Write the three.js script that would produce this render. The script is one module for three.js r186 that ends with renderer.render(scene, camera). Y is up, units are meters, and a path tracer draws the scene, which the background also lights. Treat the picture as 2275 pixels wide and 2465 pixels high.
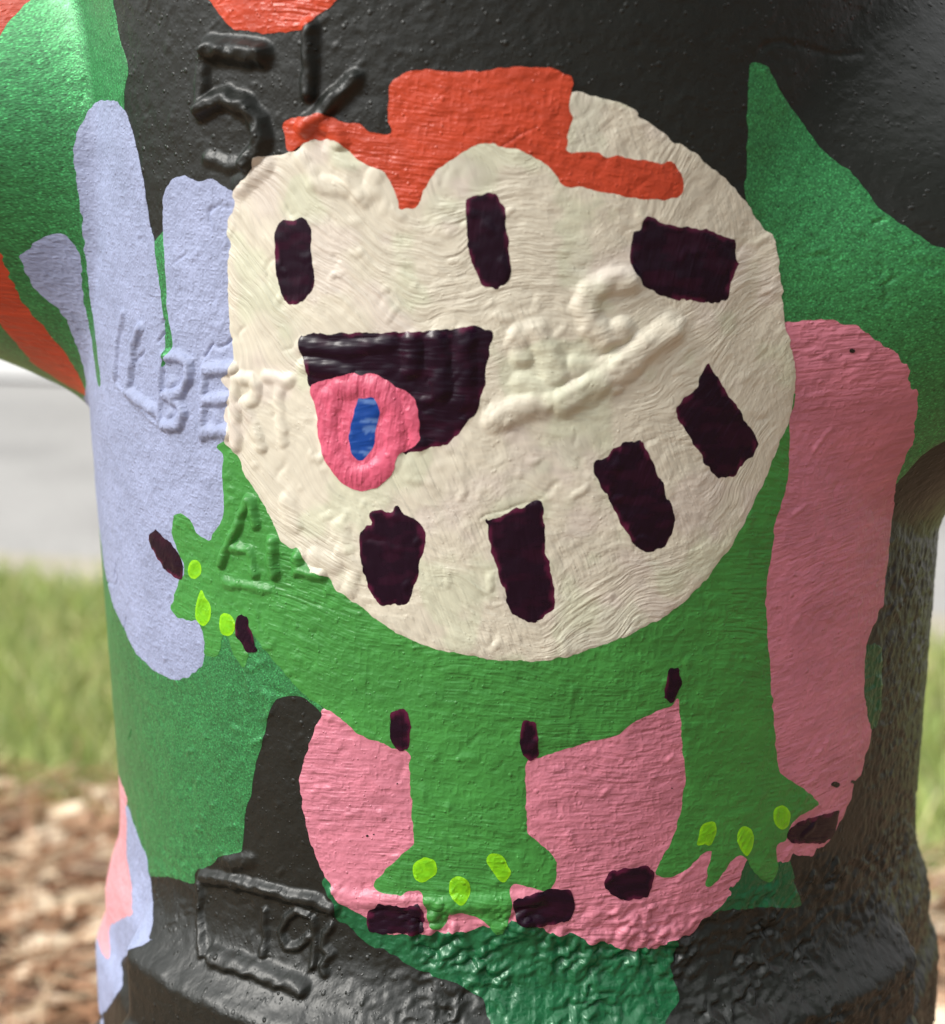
import * as THREE from 'three';
import { mergeGeometries } from 'three/addons/utils/BufferGeometryUtils.js';

// ---------------------------------------------------------------- camera, sky, sun, exposure
const scene = new THREE.Scene();
const camera = new THREE.PerspectiveCamera(33.7486, 945 / 1024, 0.02, 200);
camera.position.set(0, 0.5, 0.4062);
camera.up.set(-0.00280456, 0.97694632, -0.21346669);
camera.lookAt(-0.02589062, 0.28653309, -0.57040716);
camera.focus = 0.335;
camera.userData.fStop = camera.getFocalLength() / 3.8;   // an entrance pupil 3.8 mm wide
scene.add(camera);

const SUN = new THREE.Vector3(-0.72, 0.60, 0.34).normalize();
{ // overcast sky: brighter towards the zenith, with the wide glow of the veiled sun
  const W = 256, H = 128, d = new Float32Array(W * H * 4), v = new THREE.Vector3();
  for (let j = 0; j < H; j++) for (let i = 0; i < W; i++) {
    const el = ((j + 0.5) / H - 0.5) * Math.PI, az = ((i + 0.5) / W - 0.5) * 2 * Math.PI;
    v.set(Math.cos(el) * Math.cos(az), Math.sin(el), Math.cos(el) * Math.sin(az));
    const s = Math.max(0, v.y), g = Math.exp(-(1 - v.dot(SUN)) / 0.16), L = v.y < 0 ? 0.3 : (0.22 + 0.78 * s) * 1.0 + 1.5 * g;
    d.set([L * 0.985, L * 0.995, L * 1.01, 1], (j * W + i) * 4);
  }
  const t = new THREE.DataTexture(d, W, H, THREE.RGBAFormat, THREE.FloatType);
  t.mapping = THREE.EquirectangularReflectionMapping; t.magFilter = t.minFilter = THREE.LinearFilter; t.needsUpdate = true;
  scene.background = t; scene.environment = t;
}
const sun = new THREE.DirectionalLight(new THREE.Color(1, 0.965, 0.9), 1.5);
sun.position.copy(SUN).multiplyScalar(6); sun.target.position.set(0, 0.4, 0);
sun.castShadow = true; sun.shadow.radius = 30; sun.shadow.mapSize.set(2048, 2048);
Object.assign(sun.shadow.camera, { left: -3, right: 3, top: 3, bottom: -3, near: 0.5, far: 20 });
scene.add(sun, sun.target);

const renderer = new THREE.WebGLRenderer({ antialias: true });
renderer.setSize(945, 1024);
renderer.toneMapping = THREE.LinearToneMapping;
renderer.toneMappingExposure = 1.6;
renderer.shadowMap.enabled = true;

// ---------------------------------------------------------------- helpers
let seed = 1234567;
const rnd = () => { seed = (Math.imul(seed, 1664525) + 1013904223) >>> 0; return seed / 4294967296; };
const clamp = (x, a = 0, b = 1) => x < a ? a : x > b ? b : x;
const sm = (t) => { t = clamp(t); return t * t * (3 - 2 * t); };
const lerp = (a, b, t) => a + (b - a) * t;
const hash = (x, y, s) => { let h = Math.imul(x, 374761393) ^ Math.imul(y, 668265263) ^ Math.imul(s, 1274126177); h = Math.imul(h ^ (h >>> 13), 1274126177); return ((h ^ (h >>> 16)) >>> 0) / 4294967296; };
function noise(x, y, s = 0, px = 0, py = 0) {           // value noise in 0..1; px, py: the period in cells for a texture that repeats
  let x0 = Math.floor(x), y0 = Math.floor(y), fx = x - x0, fy = y - y0, x1 = x0 + 1, y1 = y0 + 1;
  if (px) { x0 = ((x0 % px) + px) % px; x1 = ((x1 % px) + px) % px; y0 = ((y0 % py) + py) % py; y1 = ((y1 % py) + py) % py; }
  fx = fx * fx * fx * (fx * (fx * 6 - 15) + 10); fy = fy * fy * fy * (fy * (fy * 6 - 15) + 10);
  const a = hash(x0, y0, s), b = hash(x1, y0, s), c = hash(x0, y1, s), d = hash(x1, y1, s);
  return a + (b - a) * fx + (c - a + (a - b - c + d) * fx) * fy;
}
const fbm = (x, y, s, n = 3) => { let v = 0, a = 0.5, t = 0; for (let i = 0; i < n; i++) { v += a * noise(x, y, s + i * 17); t += a; a *= 0.5; x *= 2.03; y *= 2.03; } return v / t; };
const ridge = (x, y, s, n = 3) => { let v = 0, a = 0.5, t = 0; for (let i = 0; i < n; i++) { v += a * (1 - Math.abs(2 * noise(x, y, s + i * 31) - 1)); t += a; a *= 0.55; x *= 2.1; y *= 2.1; } return v / t; };
const shadowed = (m) => { m.castShadow = m.receiveShadow = true; return m; };
const taken = {};
function named(o, name) { const k = taken[name] = (taken[name] ?? -1) + 1; o.name = k ? `${name}_${String(k).padStart(3, '0')}` : name; return o; }
function structure(name, geo, mat) { const m = shadowed(named(new THREE.Mesh(geo, mat), name)); m.userData.kind = 'structure'; scene.add(m); return m; }
const lin = (r, g, b) => new THREE.Color().setRGB(r, g, b);

// ---------------------------------------------------------------- paint textures: fine relief and grain, one tile is 90 mm
const TILE = 0.09, TN = 1024;
function tile(fn, colour) {
  const d = colour ? new Uint8Array(TN * TN * 4) : new Float32Array(TN * TN * 4);
  for (let j = 0; j < TN; j++) for (let i = 0; i < TN; i++) {
    const v = fn(i / TN, j / TN), k = (j * TN + i) * 4;
    if (colour) { const c = clamp(Math.pow(clamp(v), 1 / 2.2)) * 255; d[k] = d[k + 1] = d[k + 2] = c; d[k + 3] = 255; } else { d[k] = d[k + 1] = d[k + 2] = v; d[k + 3] = 1; }
  }
  const t = new THREE.DataTexture(d, TN, TN, THREE.RGBAFormat, colour ? THREE.UnsignedByteType : THREE.FloatType);
  t.wrapS = t.wrapT = THREE.RepeatWrapping; t.magFilter = t.minFilter = THREE.LinearFilter; if (colour) t.colorSpace = THREE.SRGBColorSpace; t.needsUpdate = true;
  return t;
}
const tn = (u, v, cu, cv, s) => noise(u * cu, v * cv, s, cu, cv);                       // cells across the tile
const tr = (u, v, cu, cv, s) => 1 - Math.abs(2 * tn(u, v, cu, cv, s) - 1);
function dots(n, rMin, rMax, s) {                                                      // scattered specks under the paint, in tile units
  const g = 64, cell = new Map(); let q = s; const r = () => { q = (Math.imul(q, 1664525) + 1013904223) >>> 0; return q / 4294967296; };
  for (let i = 0; i < n; i++) { const x = r(), y = r(), a = lerp(rMin, rMax, r() ** 3), h = 0.4 + 0.6 * r(); const key = Math.floor(x * g) + g * Math.floor(y * g); if (!cell.has(key)) cell.set(key, []); cell.get(key).push([x, y, a, h]); }
  return (u, v) => { let best = 0; const cx = Math.floor(u * g), cy = Math.floor(v * g);
    for (let dy = -1; dy < 2; dy++) for (let dx = -1; dx < 2; dx++) { const L = cell.get(((cx + dx + g) % g) + g * ((cy + dy + g) % g)); if (L) for (const [x, y, a, h] of L) { let ex = Math.abs(u - x), ey = Math.abs(v - y); if (ex > 0.5) ex = 1 - ex; if (ey > 0.5) ey = 1 - ey; const t = Math.hypot(ex, ey) / a; if (t < 1) best = Math.max(best, h * (1 - t * t)); } }
    return best; };
}
const speck = dots(700, 0.002, 0.007, 77), grit = dots(2600, 0.0012, 0.004, 99);
const brush = (u, v, s, k = 1.5) => { const w = v + 0.05 * (tn(u, v, 4, 4, s) - 0.5) + 0.006 * (tn(u, v, 14, 14, s + 1) - 0.5); const c = tn(u, v, 9, 11, s + 5); return 0.40 * tn(u, w, 13, Math.round(56 * k), s + 2) * (0.4 + c) + 0.36 * tn(u, w, 26, Math.round(112 * k), s + 3) * (1.4 - c) + 0.24 * tn(u, w, 40, Math.round(200 * k), s + 4); };
const BUMP = {
  dark: tile((u, v) => 0.35 * tn(u, v, 40, 40, 1) + 0.25 * tn(u, v, 110, 110, 2) + 0.12 * tn(u, v, 240, 240, 3) + 0.9 * speck(u, v) + 0.35 * grit(u, v)),
  rough: tile((u, v) => 0.6 * tr(u, v, 34, 34, 4) + 0.4 * tr(u, v, 80, 80, 5) + 0.25 * tn(u, v, 200, 200, 6)),
  metal: tile((u, v) => 0.4 * tn(u, v, 50, 50, 7) + 0.25 * tn(u, v, 130, 130, 8) + 0.35 * tn(u, v, 330, 330, 9) + 0.4 * speck(v, u)),
  stucco: tile((u, v) => { const w = 0.01 * tn(u, v, 20, 20, 10); return 0.5 * tr(u + w, v, 46, 46, 11) + 0.35 * tr(u, v + w, 100, 100, 12) + 0.35 * tn(u, v, 230, 230, 13) + 0.5 * grit(u, v); }),
  cream: tile((u, v) => { const a = sm((tn(u, v, 5, 5, 24) - 0.3) * 2.2), b = sm((tn(u, v, 6, 6, 23) - 0.45) * 3); return 1.0 * a * (1 - b) * brush(u, v, 20) + 0.8 * b * brush(v, u, 21) + 0.45 * tr(u, v, 22, 28, 25) + 0.30 * tn(u, v, 62, 70, 26) + 0.16 * tn(u, v, 170, 180, 27) + 0.3 * grit(v, u); }),
  coat: tile((u, v) => 1.0 * sm((tn(u, v, 5, 6, 39) - 0.32) * 2.4) * brush(u, v, 40, 1.5) + 0.5 * tn(u, v, 44, 60, 45) + 0.3 * tr(u, v, 70, 90, 46) + 0.14 * tn(u, v, 200, 210, 47) + 0.5 * speck(u, v) + 0.25 * grit(u, v)),
  thin: tile((u, v) => 0.8 * brush(u, v, 60, 1.4) + 0.15 * tn(u, v, 60, 60, 65)),
};
const TONE = {
  plain: tile((u, v) => 0.90 + 0.07 * tn(u, v, 12, 12, 70) + 0.03 * tn(u, v, 120, 120, 71), true),
  flake: tile((u, v) => { const a = tn(u, v, 420, 420, 72), b = tn(u, v, 220, 220, 73); return 0.22 + 0.32 * a + 0.18 * b + (hash(Math.floor(u * 420), Math.floor(v * 420), 5) > 0.90 ? 0.40 : 0) - (hash(Math.floor(u * 400), Math.floor(v * 400), 6) > 0.94 ? 0.16 : 0); }, true),
  dusty: tile((u, v) => 0.80 + 0.12 * tn(u, v, 60, 60, 74) + 0.10 * tn(u, v, 260, 260, 75), true),
  stroke: tile((u, v) => 0.76 + 0.26 * brush(u, v, 80) + 0.06 * tn(u, v, 14, 14, 76), true),
};
const paint = (bump, scale, tone, roughness, metalness = 0, more = {}) => new THREE.MeshPhysicalMaterial({ color: 0xffffff, vertexColors: true, map: TONE[tone], bumpMap: BUMP[bump], bumpScale: scale, roughness, metalness, ...more });
const M = {
  dark: paint('dark', 0.00020, 'dusty', 0.40),
  pitted: paint('rough', 0.00022, 'dusty', 0.30, 0.1),
  green: paint('metal', 0.00015, 'flake', 0.46, 0.5, { clearcoat: 0.55, clearcoatRoughness: 0.38 }),
  lavender: paint('stucco', 0.00024, 'dusty', 0.6),
  cream: paint('cream', 0.00026, 'stroke', 0.48),
  orange: paint('coat', 0.00030, 'stroke', 0.36),
  body: paint('coat', 0.00030, 'stroke', 0.42),
  pink: paint('coat', 0.00032, 'stroke', 0.42),
  purple: paint('thin', 0.00018, 'plain', 0.27, 0, { specularIntensity: 0.6 }),
  lime: paint('coat', 0.00028, 'stroke', 0.4),
};

// ---------------------------------------------------------------- the hydrant's casting: radius as a function of angle and height
const OUTLINES = {
  green_left: [-49.8,533.1, -50.26,527.5, -49.88,524, -49.17,519.6, -48.19,516.5, -47.76,514.1, -48.57,511.1, -49.22,507.7, -49.11,503.5, -48.66,498.3, -48.21,493.1, -46.44,484.4, -45.16,481.2, -44.37,481.3, -42.61,483.4, -40.99,483.3, -38.41,479.7, -37.14,449.3, -33.73,434.6, -32.79,419.3, -28.81,405.6, -24.88,397.1, -22.16,391.7, -22.52,391.1, -23.53,392.4, -24.92,393.7, -26.87,393.4, -28.4,392.1, -29.52,389.3, -30.16,385.6, -30.94,381.9, -31.9,377.7, -32.45,374, -33.01,370.3, -33.85,366.8, -34.47,362.1, -34.96,357.1, -36.7,355.5, -38.67,354.1, -40.49,351.2, -43.92,347.7, -44.39,344.7, -45.97,344.1, -47.64,343.9, -50.76,342.5, -55.8,339.7, -59.93,337.8, -63.49,339.8, -80,340, -100,350, -112,400, -112,440, -114,500, -110,545, -90,552],
  orange_cap_band: [-65.04,531.2, -64.52,528.6, -64.8,526.8, -64.95,525, -64.91,523.2, -64.9,520.3, -65.24,517.1, -66.58,521.8, -68.32,532.9],
  orange_outlet_band: [-66.97,480.4, -67.26,477.3, -67.94,474.2, -68.7,470.5, -69.81,466.4, -70.26,464.2, -71.04,460.8, -72.07,456.9, -72.76,453.9, -73.97,450.3, -75.48,446.6, -77.94,443.3, -80.43,443.7, -81.6,445.2, -81.26,447.5, -80.52,449.8, -77.77,453.9, -75.84,457.6, -74.65,460.6, -73.66,463.4],
  lavender: [-66.35,476.2, -65.92,477.5, -65.46,478.5, -64.18,480.8, -63.08,481.8, -62.41,481.4, -62.07,479.8, -62.09,477.5, -62.65,474, -64.39,466.9, -64.7,464.8, -65.56,459.5, -64.78,453.8, -63.75,449.1, -62.36,449.6, -62.53,454.2, -63.13,459.2, -63.64,464.9, -63.64,466.2, -62.4,472.1, -61.37,477.9, -60.56,483.6, -59.99,489.1, -59.8,493.6, -59.72,497.2, -59.48,500.1, -58.83,503.7, -58.25,506.2, -57.82,507.2, -56.49,508.3, -53.72,508.7, -51.34,508.4, -49.67,507.3, -48.4,504.9, -47.45,501.4, -46.57,497.3, -45.9,493.2, -45.56,489.7, -45.26,485.5, -44.43,481.4, -44.3,477.6, -44.14,474, -43.64,470.6, -43.45,467.7, -43.34,463.4, -43.32,460.5, -43.81,458, -44.09,456.1, -43.5,457.3, -41.9,461.8, -42.37,465.7, -42.6,467.8, -42.7,468.9, -42.59,474.2, -42.65,479.4, -42.66,483.6, -42.52,488.1, -42.07,490.5, -41.16,492.6, -39.86,493.8, -38.07,494, -36.69,493.2, -35.58,493.4, -34.24,493.4, -32.73,492.4, -31.26,491.5, -29.35,490.9, -28.42,489, -29.7,444.5, -31.64,429.9, -32.99,414, -36.61,404.4, -39.24,400.9, -39.56,398, -40.15,395.6, -42.77,392.2, -45.52,390.4, -49.71,390.1, -54.59,391.4, -57.56,393.1, -59.38,395.1, -63.96,398.5, -67.76,403.1, -70.51,408.3, -75.3,415, -88,418, -92,430, -88,437, -75.43,445.3, -72.08,450.3, -70.42,454.7, -68.81,459.7, -67.67,464.5, -67.93,466.6, -67.74,469.4, -67.06,473],
  lavender_base: [-66.69,349.6, -64.41,349.8, -61.3,347, -58.48,344.4, -56.85,342.9, -56.53,340.1, -54.86,337, -52.63,334.6, -51.06,332.3, -50.41,330.2, -50.61,328.5, -65.81,312.2, -64.84,309.5, -63.06,307.6, -64.54,303.8, -71.13,294.9, -74.9,289.5, -78.02,281.5, -75,289, -96,289, -96,303, -80,306, -71.56,307.6, -74.71,312.9, -61.38,326.4, -61.09,328.5, -63.01,333.1, -66.94,337.4, -66.56,343.9],
  pink_base: [-67.02,348.1, -61.48,345.5, -59.21,338.3, -57.96,330.6, -63.68,320.8, -70.02,308.8, -70.58,305.6, -80,304.5, -98,303, -100,325, -92,345, -86,352, -66.3,353],
  green_right: [24.01,513.4, 24.52,513.9, 25.8,513.6, 26.49,512.4, 27.45,509.6, 28.89,506.7, 30.2,504.2, 31.29,501.3, 32.42,498.7, 33.6,496.3, 34.46,495.2, 34.96,493.6, 35.57,491.6, 36.53,488.4, 37.52,486.1, 38.64,484.2, 39.86,482.2, 41.06,480.9, 44,479.5, 52,474, 58,466, 58,456, 52,446, 49.2,439.7, 48.82,436.9, 48.52,433.4, 47.34,432.4, 39.39,440, 31.38,448.3, 28.53,459, 27.32,475.9, 25.5,485.3, 23.87,490.8, 24.04,494, 24.04,496.6, 24.03,501, 23.87,505.4, 23.9,509.8],
  green_shin: [43.69,397, 46.2,398.4, 50.12,396.1, 51.23,386, 51.05,380.1, 48.92,378.6, 45.39,382.6],
  green_foot: [34.67,356.2, 35.36,353.9, 35.79,350.9, 36.53,347.7, 37.29,344.6, 35.7,344.8, 32.77,346.4, 30.54,347.3, 25.86,348.4, 23.41,348.5, 21.19,352.3, 24.57,359.2, 29.51,361.4, 33.42,358.7],
  green_bottom: [-23.15,355.4, -22.61,352.8, -21.35,350.4, -21.41,347.2, -19.67,346, -17.94,343.3, -15.46,342.4, -13.67,341, -11.9,339.6, -9.31,338.3, -6.99,337.6, -5.09,335.8, -3.65,335, -3.18,332.4, -2.55,330.8, -2.06,327.2, 15.97,326.1, 16.68,329.4, 17.9,331.6, 18.72,333.5, 18.42,335.7, 18.2,338.7, 19.21,343.7, 15.64,347.8, 11.28,350.6, 1.39,355.2, -13.19,353.7, -19.8,357.9],
  pink_shell: [-22.15,392, -22.42,390.5, -23.16,388.4, -23.96,384.4, -25.04,379.6, -25.62,376, -25.61,371.7, -25.09,368, -24.7,364.3, -24.06,360.6, -23.38,358.4, -22.72,355.9, -21.86,353.8, -21.33,351.6, -19.5,349.8, -17.69,348.7, -17.25,347.3, -17.04,345.8, -13.71,346, -10.68,346.6, -8.98,347.1, -7.71,347.6, -5.83,347.7, -4.16,348.8, -3.02,349.1, -1.89,349.7, 0.17,350.5, 2.64,349.2, 3.89,347.8, 5.55,347.3, 7.21,347.2, 8.48,345.5, 10.17,345.3, 11.88,344.3, 13.81,342.9, 14.35,343.5, 15.67,343.4, 16.54,342.7, 17.45,343.6, 18.8,344.4, 20.88,344.4, 21.81,345.5, 22.25,347.3, 23.43,347.9, 24.12,349.1, 25.31,350.3, 26.13,352, 25.97,353.2, 26.94,354.1, 27.63,356.2, 28.19,358.5, 29.58,359.4, 31.48,358.7, 32.72,356.4, 34.39,355.9, 35.21,357.2, 36.14,356.4, 38.66,355.4, 39.25,356.6, 40.9,356.6, 42.2,358, 43.15,360, 44.15,361.5, 45.47,364.5, 46.05,367.5, 47.5,369.6, 47.99,371.4, 48.05,373.4, 48.7,375.9, 49.15,378.5, 48.03,381.9, 47.63,384.4, 46.76,388, 46.58,398.5, 48.27,402.8, 49.7,406.2, 49.74,410.9, 50.13,416.5, 50.14,421.5, 50.08,426.2, 48.21,432.2, 47.43,436, 46.96,439.3, 46.08,443, 44.79,447.1, 43.47,451.8, 41.86,455.6, 41.2,457.8, 40.68,458.9, 39.76,460.7, 38.22,463.2, 37.03,464.6, 35.66,466.4, 34.57,466.9, 32.95,467.7, 30.81,467.6, 29.12,467.3, 27.34,465.4, 26.85,441.1, 24.19,421.5, 16.52,405.4, -0.47,396.3, -16.6,395.7],
  body: [-35.2,442.4, -34.44,440.6, -34.79,436.9, -34.74,433.3, -34.78,430.4, -34.91,428.5, -35.43,426.8, -36.41,425, -37.25,422.7, -37.82,422.5, -38.94,423.2, -39.68,424.1, -40.31,425.6, -40.96,426.7, -41.99,427, -43.2,426.6, -43.87,424.6, -44.17,422.7, -43.78,420.6, -43.32,418.9, -42.54,417.2, -42.3,415.9, -42.52,413.9, -43.47,412.6, -44.05,410.5, -44.63,408.7, -45.5,406.2, -44.86,404.9, -43.29,404.4, -41.96,404.5, -40.87,405.2, -40.08,404.4, -39.59,402.2, -39.4,399.9, -39.48,398.4, -38.8,397.9, -37.81,398.2, -37.01,399, -36.57,400.3, -36.28,402.8, -35.7,403.6, -35.18,402.9, -34.87,401.8, -34.58,400, -33.92,398.8, -33.27,397.6, -32.65,398, -32.51,399.5, -32.14,400.3, -32.76,402, -33.56,403.6, -33.35,404.6, -31.62,405.4, -31.15,404.8, -30.53,403.6, -29.77,402.1, -28.71,400.6, -27.66,399, -26.62,397.4, -25.76,395.8, -23.63,393.4, -21.06,391.5, -19.19,389.4, -17.93,387.6, -15.35,386.4, -13.88,385.5, -12,384.7, -11.87,381.7, -11.76,378, -11.72,371.3, -11.56,366.3, -12.11,364.7, -13.53,362.2, -15.3,359.1, -16.33,356.9, -16.57,355.5, -15.81,354.5, -14.27,354.5, -13.19,354.5, -12.53,355.6, -10.92,355.7, -10.52,353.8, -10.22,351.2, -9.82,348.5, -9.4,347.8, -8.55,348.3, -7.91,349.6, -7.48,351.2, -6.23,351.9, -5.19,351.6, -4.16,350.7, -3.13,349.4, -2.51,348.1, -1.68,347.8, -0.96,349.4, -0.65,351.3, -0.45,354, -0.42,357.9, 1.38,357.7, 3.02,356.9, 4.04,357.4, 4.54,359.3, 4.73,362.4, 4.31,364.3, 3.39,365.8, 2.37,367.4, 1.45,369.5, 1.24,373.8, 1.03,377.5, 1.15,381.6, 1.31,384, 2.5,384.7, 4.29,385.6, 6.88,387, 9.28,388.2, 11.31,388.8, 13.43,391.4, 15.71,393, 17.39,393.8, 18.27,395.1, 18.64,391, 18.96,386.1, 19.28,381.5, 19.48,377.7, 19.22,374, 18.76,369.6, 18.17,366.3, 17.35,363, 16.41,360.1, 16.33,358.6, 17.67,357.9, 18.78,358.2, 20.34,359.2, 21.68,361.2, 23.17,362.3, 22.99,360, 22.67,357, 22.83,354.6, 23.73,354.7, 24.66,356, 25.56,358.5, 26.75,360, 27.92,359, 28.61,357.4, 29.47,355.1, 31.17,352.5, 31.99,352.5, 32.76,354.2, 32.8,356.6, 32.47,359.9, 33.89,360.9, 34.24,362.8, 35.17,364.7, 36.91,365.6, 39.22,366.4, 37.99,368.7, 36.67,370.6, 34.5,373.3, 32.73,375.5, 31.93,378.4, 31.52,382, 31.08,386.8, 30.67,390.7, 30.42,393.8, 29.59,403.9, 28.91,413.2, 29.2,420.4, 29.5,425.7, 29.65,428.2, 30.48,432.6, 30.97,436.1, 31.18,440.3, 31.14,444.9, 30.87,447.7, 30.99,454, 26.55,450.9, 22.01,431.9, 10.6,413.2, -6.02,410.3, -17.38,422.3, -28.42,440.7, -31.87,444.1],
  face: [5.04,508.9, 6.28,508.9, 7.36,508, 8.81,507.2, 10.26,506.6, 11.56,505.4, 12.21,504.4, 13.34,503.2, 15.06,501.3, 15.84,500.1, 17.41,498.8, 19.01,496.9, 20.25,495.3, 21.92,493.4, 23.24,490.8, 24.12,489.5, 25.04,487.2, 26.12,484.9, 27.13,483.3, 27.86,479.6, 28.38,475, 28.86,470.3, 29.21,467.5, 29.69,464.4, 30.39,461.3, 30.82,458.5, 31.13,453.6, 30.77,448.4, 29.58,443.7, 28.71,440.7, 27.88,437.3, 27.02,434.7, 26.19,431.6, 25.36,428.6, 23.88,424.9, 22.4,421.6, 20.73,418.3, 19.08,415.4, 17.22,413.1, 14.57,410.6, 10.56,407.8, 7.85,406.3, 5.07,404.9, 1.74,404.4, -0.48,404.4, -3.81,404.9, -7.17,406, -10.55,407.1, -12.97,409, -15,411, -17.06,413.6, -18.95,415.5, -20.23,416.7, -21.06,419.1, -23.1,420.1, -23.74,421.8, -24.38,423.8, -25.54,424, -26.92,425.5, -27.56,428.3, -28.23,430.3, -28.9,432.3, -29.6,433.6, -30.53,435.9, -31.48,437.9, -31.91,440.3, -32.92,441.6, -33.17,442.2, -33.96,443.7, -33.31,445.5, -33.35,446.9, -33.97,448.1, -33.73,450.1, -32.92,452, -32.96,453.3, -33.97,455.3, -33.86,456, -32.4,457.7, -32.14,460.8, -32.46,463.3, -32.54,468.2, -32.49,473.3, -32.5,476.7, -32.01,480.1, -32.22,485.1, -31.39,487.5, -31.09,489.2, -31.4,491, -30.25,492.5, -28.77,494.5, -28.01,496.7, -26.84,497.7, -25.06,498, -23.33,498.7, -22.24,500.4, -20.99,500.9, -19.71,501.5, -18.11,501.2, -16,498.7, -13.54,496.8, -9.78,499.9, -2.56,506, 2.74,508.4],
  hat: [-22.24,500.1, -23.32,498.8, -24.17,499.3, -24.33,501.6, -24.51,503.2, -23.84,504.3, -22.36,504.7, -21.12,504.5, -19.89,505.3, -19.34,505.1, -18.66,504.3, -17.48,503.7, -15.94,503.4, -15,502, -14.05,501.7, -12.73,501.8, -12.85,504.6, -12.82,507.4, -12.83,509.5, -12.26,510.8, -10.96,512, -9.68,512.6, -8.96,512.8, -7.52,512.4, -5.03,512.2, -2.9,512.4, -1.5,512.8, 0.09,513, 1.84,512.9, 3.25,512.8, 4.13,512.2, 5.2,511.2, 5.39,510, 5.23,507.2, 5.06,506, 5.43,504.1, 5.08,502.3, 5.01,500.1, 5.11,498.4, 6.72,498.6, 7.99,498.3, 8.54,497.6, 10,497.8, 11.1,497.3, 12.31,497, 14.38,496.5, 15.13,496.8, 15.91,496.2, 16.51,494.7, 16.93,492.8, 16.77,491.3, 16.01,490.3, 15.06,489.9, 14.1,490.2, 11.84,490.2, 10.07,490.9, 8.23,491.7, 6.41,492.2, 4.6,492.5, 3.69,494.9, 2.61,496.4, 1.36,498, 0.11,498.9, -1.49,499.4, -2.56,499.9, -4.53,499.4, -6.15,497.7, -7.61,495.8, -8.54,494.3, -9.48,491.4, -10.24,488.8, -11.17,488.6, -11.92,488.7, -12.19,490.5, -12.45,492.1, -13,493.6, -13.56,494.9, -14.5,495.8, -15.45,496.5, -16.02,497.1, -17.17,499, -18.13,500.3, -19.72,500.7, -21.36,500.4],
  orange_disc: [-34.23,528.4, -33.09,525.1, -32.4,523.5, -31.48,521.8, -30.33,520.5, -28.49,519.9, -26.93,519.5, -24.76,519.5, -22.86,519.7, -21.22,520.3, -20.38,521.9, -18.97,523.2, -17.58,525.6, -16.58,528.2, -23.43,531.7, -29.98,531.7],
  eye_left: [-24.69,486.4, -23.6,486.3, -22.31,486.6, -21.82,485.2, -21.66,482.6, -21.51,479.3, -21.37,476, -21.73,473.7, -22.63,471.7, -23.73,470.6, -24.82,471.2, -25.56,473.2, -25.94,476.1, -25.96,479.4, -26.11,482.7, -25.83,484.7, -25.36,485.7],
  eye_right: [-5.01,490.2, -4.37,491, -3.47,491.3, -2.84,491.6, -2.21,491.1, -1.67,489.9, -1.13,488.6, -0.98,485.8, -0.86,482.6, -0.62,479.4, -0.67,476.9, -1.31,475.3, -2.4,474.6, -3.31,475.1, -4.04,477.2, -4.58,479.7, -4.94,482.6, -5.02,485.8, -5.07,488.3],
  seed_1: [13.39,486.8, 13.96,486.6, 14.74,485.9, 15.9,485.7, 17.87,485, 20.5,484.1, 21.97,483, 22.82,482.4, 23.08,480.5, 23.34,478.5, 22.97,476.2, 22.6,473.9, 22.43,472.3, 21.61,471.4, 19.54,471.5, 17.52,472.1, 15.93,472.5, 14.35,473.5, 13.18,474.7, 12.4,476.4, 11.62,478, 11.5,480.2, 11.65,482.8, 11.82,484.5, 12.57,484.8, 12.74,486.3],
  seed_2: [20.24,460.3, 20.64,459.1, 21.51,457.5, 22.65,454.5, 24.03,451.7, 25.23,448.5, 26.45,445.5, 26.79,443.9, 26.2,442.1, 25.2,441.2, 24.57,439.9, 24.05,438.6, 23.27,438.5, 22.17,438.7, 21.29,439.6, 20.16,442.2, 18.84,445.4, 17.75,448.6, 17.22,449.9, 16.79,451.7, 16.97,452.8, 18.25,454.6, 19.15,455.8, 19.32,457.5],
  seed_3: [7.85,441.8, 8.31,442.8, 9.46,443.4, 9.83,444.7, 10.59,445.5, 11.55,446.1, 12.71,446.4, 13,446.2, 13.61,444.8, 14.23,442.7, 15.08,439.6, 15.82,437.8, 16.17,435.4, 16.82,433.2, 17.17,431.5, 16.81,428.7, 16.34,426.3, 15.34,425.4, 14.33,425, 13.31,425.6, 12.49,427.1, 11.47,429.6, 10.75,432.4, 9.74,435.5, 8.54,439.4, 7.96,440.4],
  seed_4: [-3,431.6, -1.67,432.4, -0.72,433.4, 0.6,434.3, 1.73,435.1, 2.58,435.4, 2.68,433.4, 2.89,430.3, 3.09,426.8, 3.5,422.7, 3.9,419.2, 4.11,415.6, 3.74,413.9, 2.97,413.2, 2,412, 0.84,412.3, -0.32,413.4, -1,416, -1.38,419.2, -1.96,422.3, -2.53,426.1, -2.91,429.2],
  seed_5: [-15.51,432.7, -14.69,433, -13.49,432.7, -12.68,433.7, -11.89,432.5, -10.92,431.6, -10.14,430.6, -9.76,428.9, -9.78,426.1, -10.2,423.3, -10.63,420.1, -11.26,417.2, -11.88,414.8, -13.1,414.7, -14.75,414.5, -15.76,416.3, -16.44,419.4, -16.81,422.2, -17.04,425, -16.93,427.8, -16.38,429.6, -15.76,430.1, -15.73,431.8],
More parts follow.
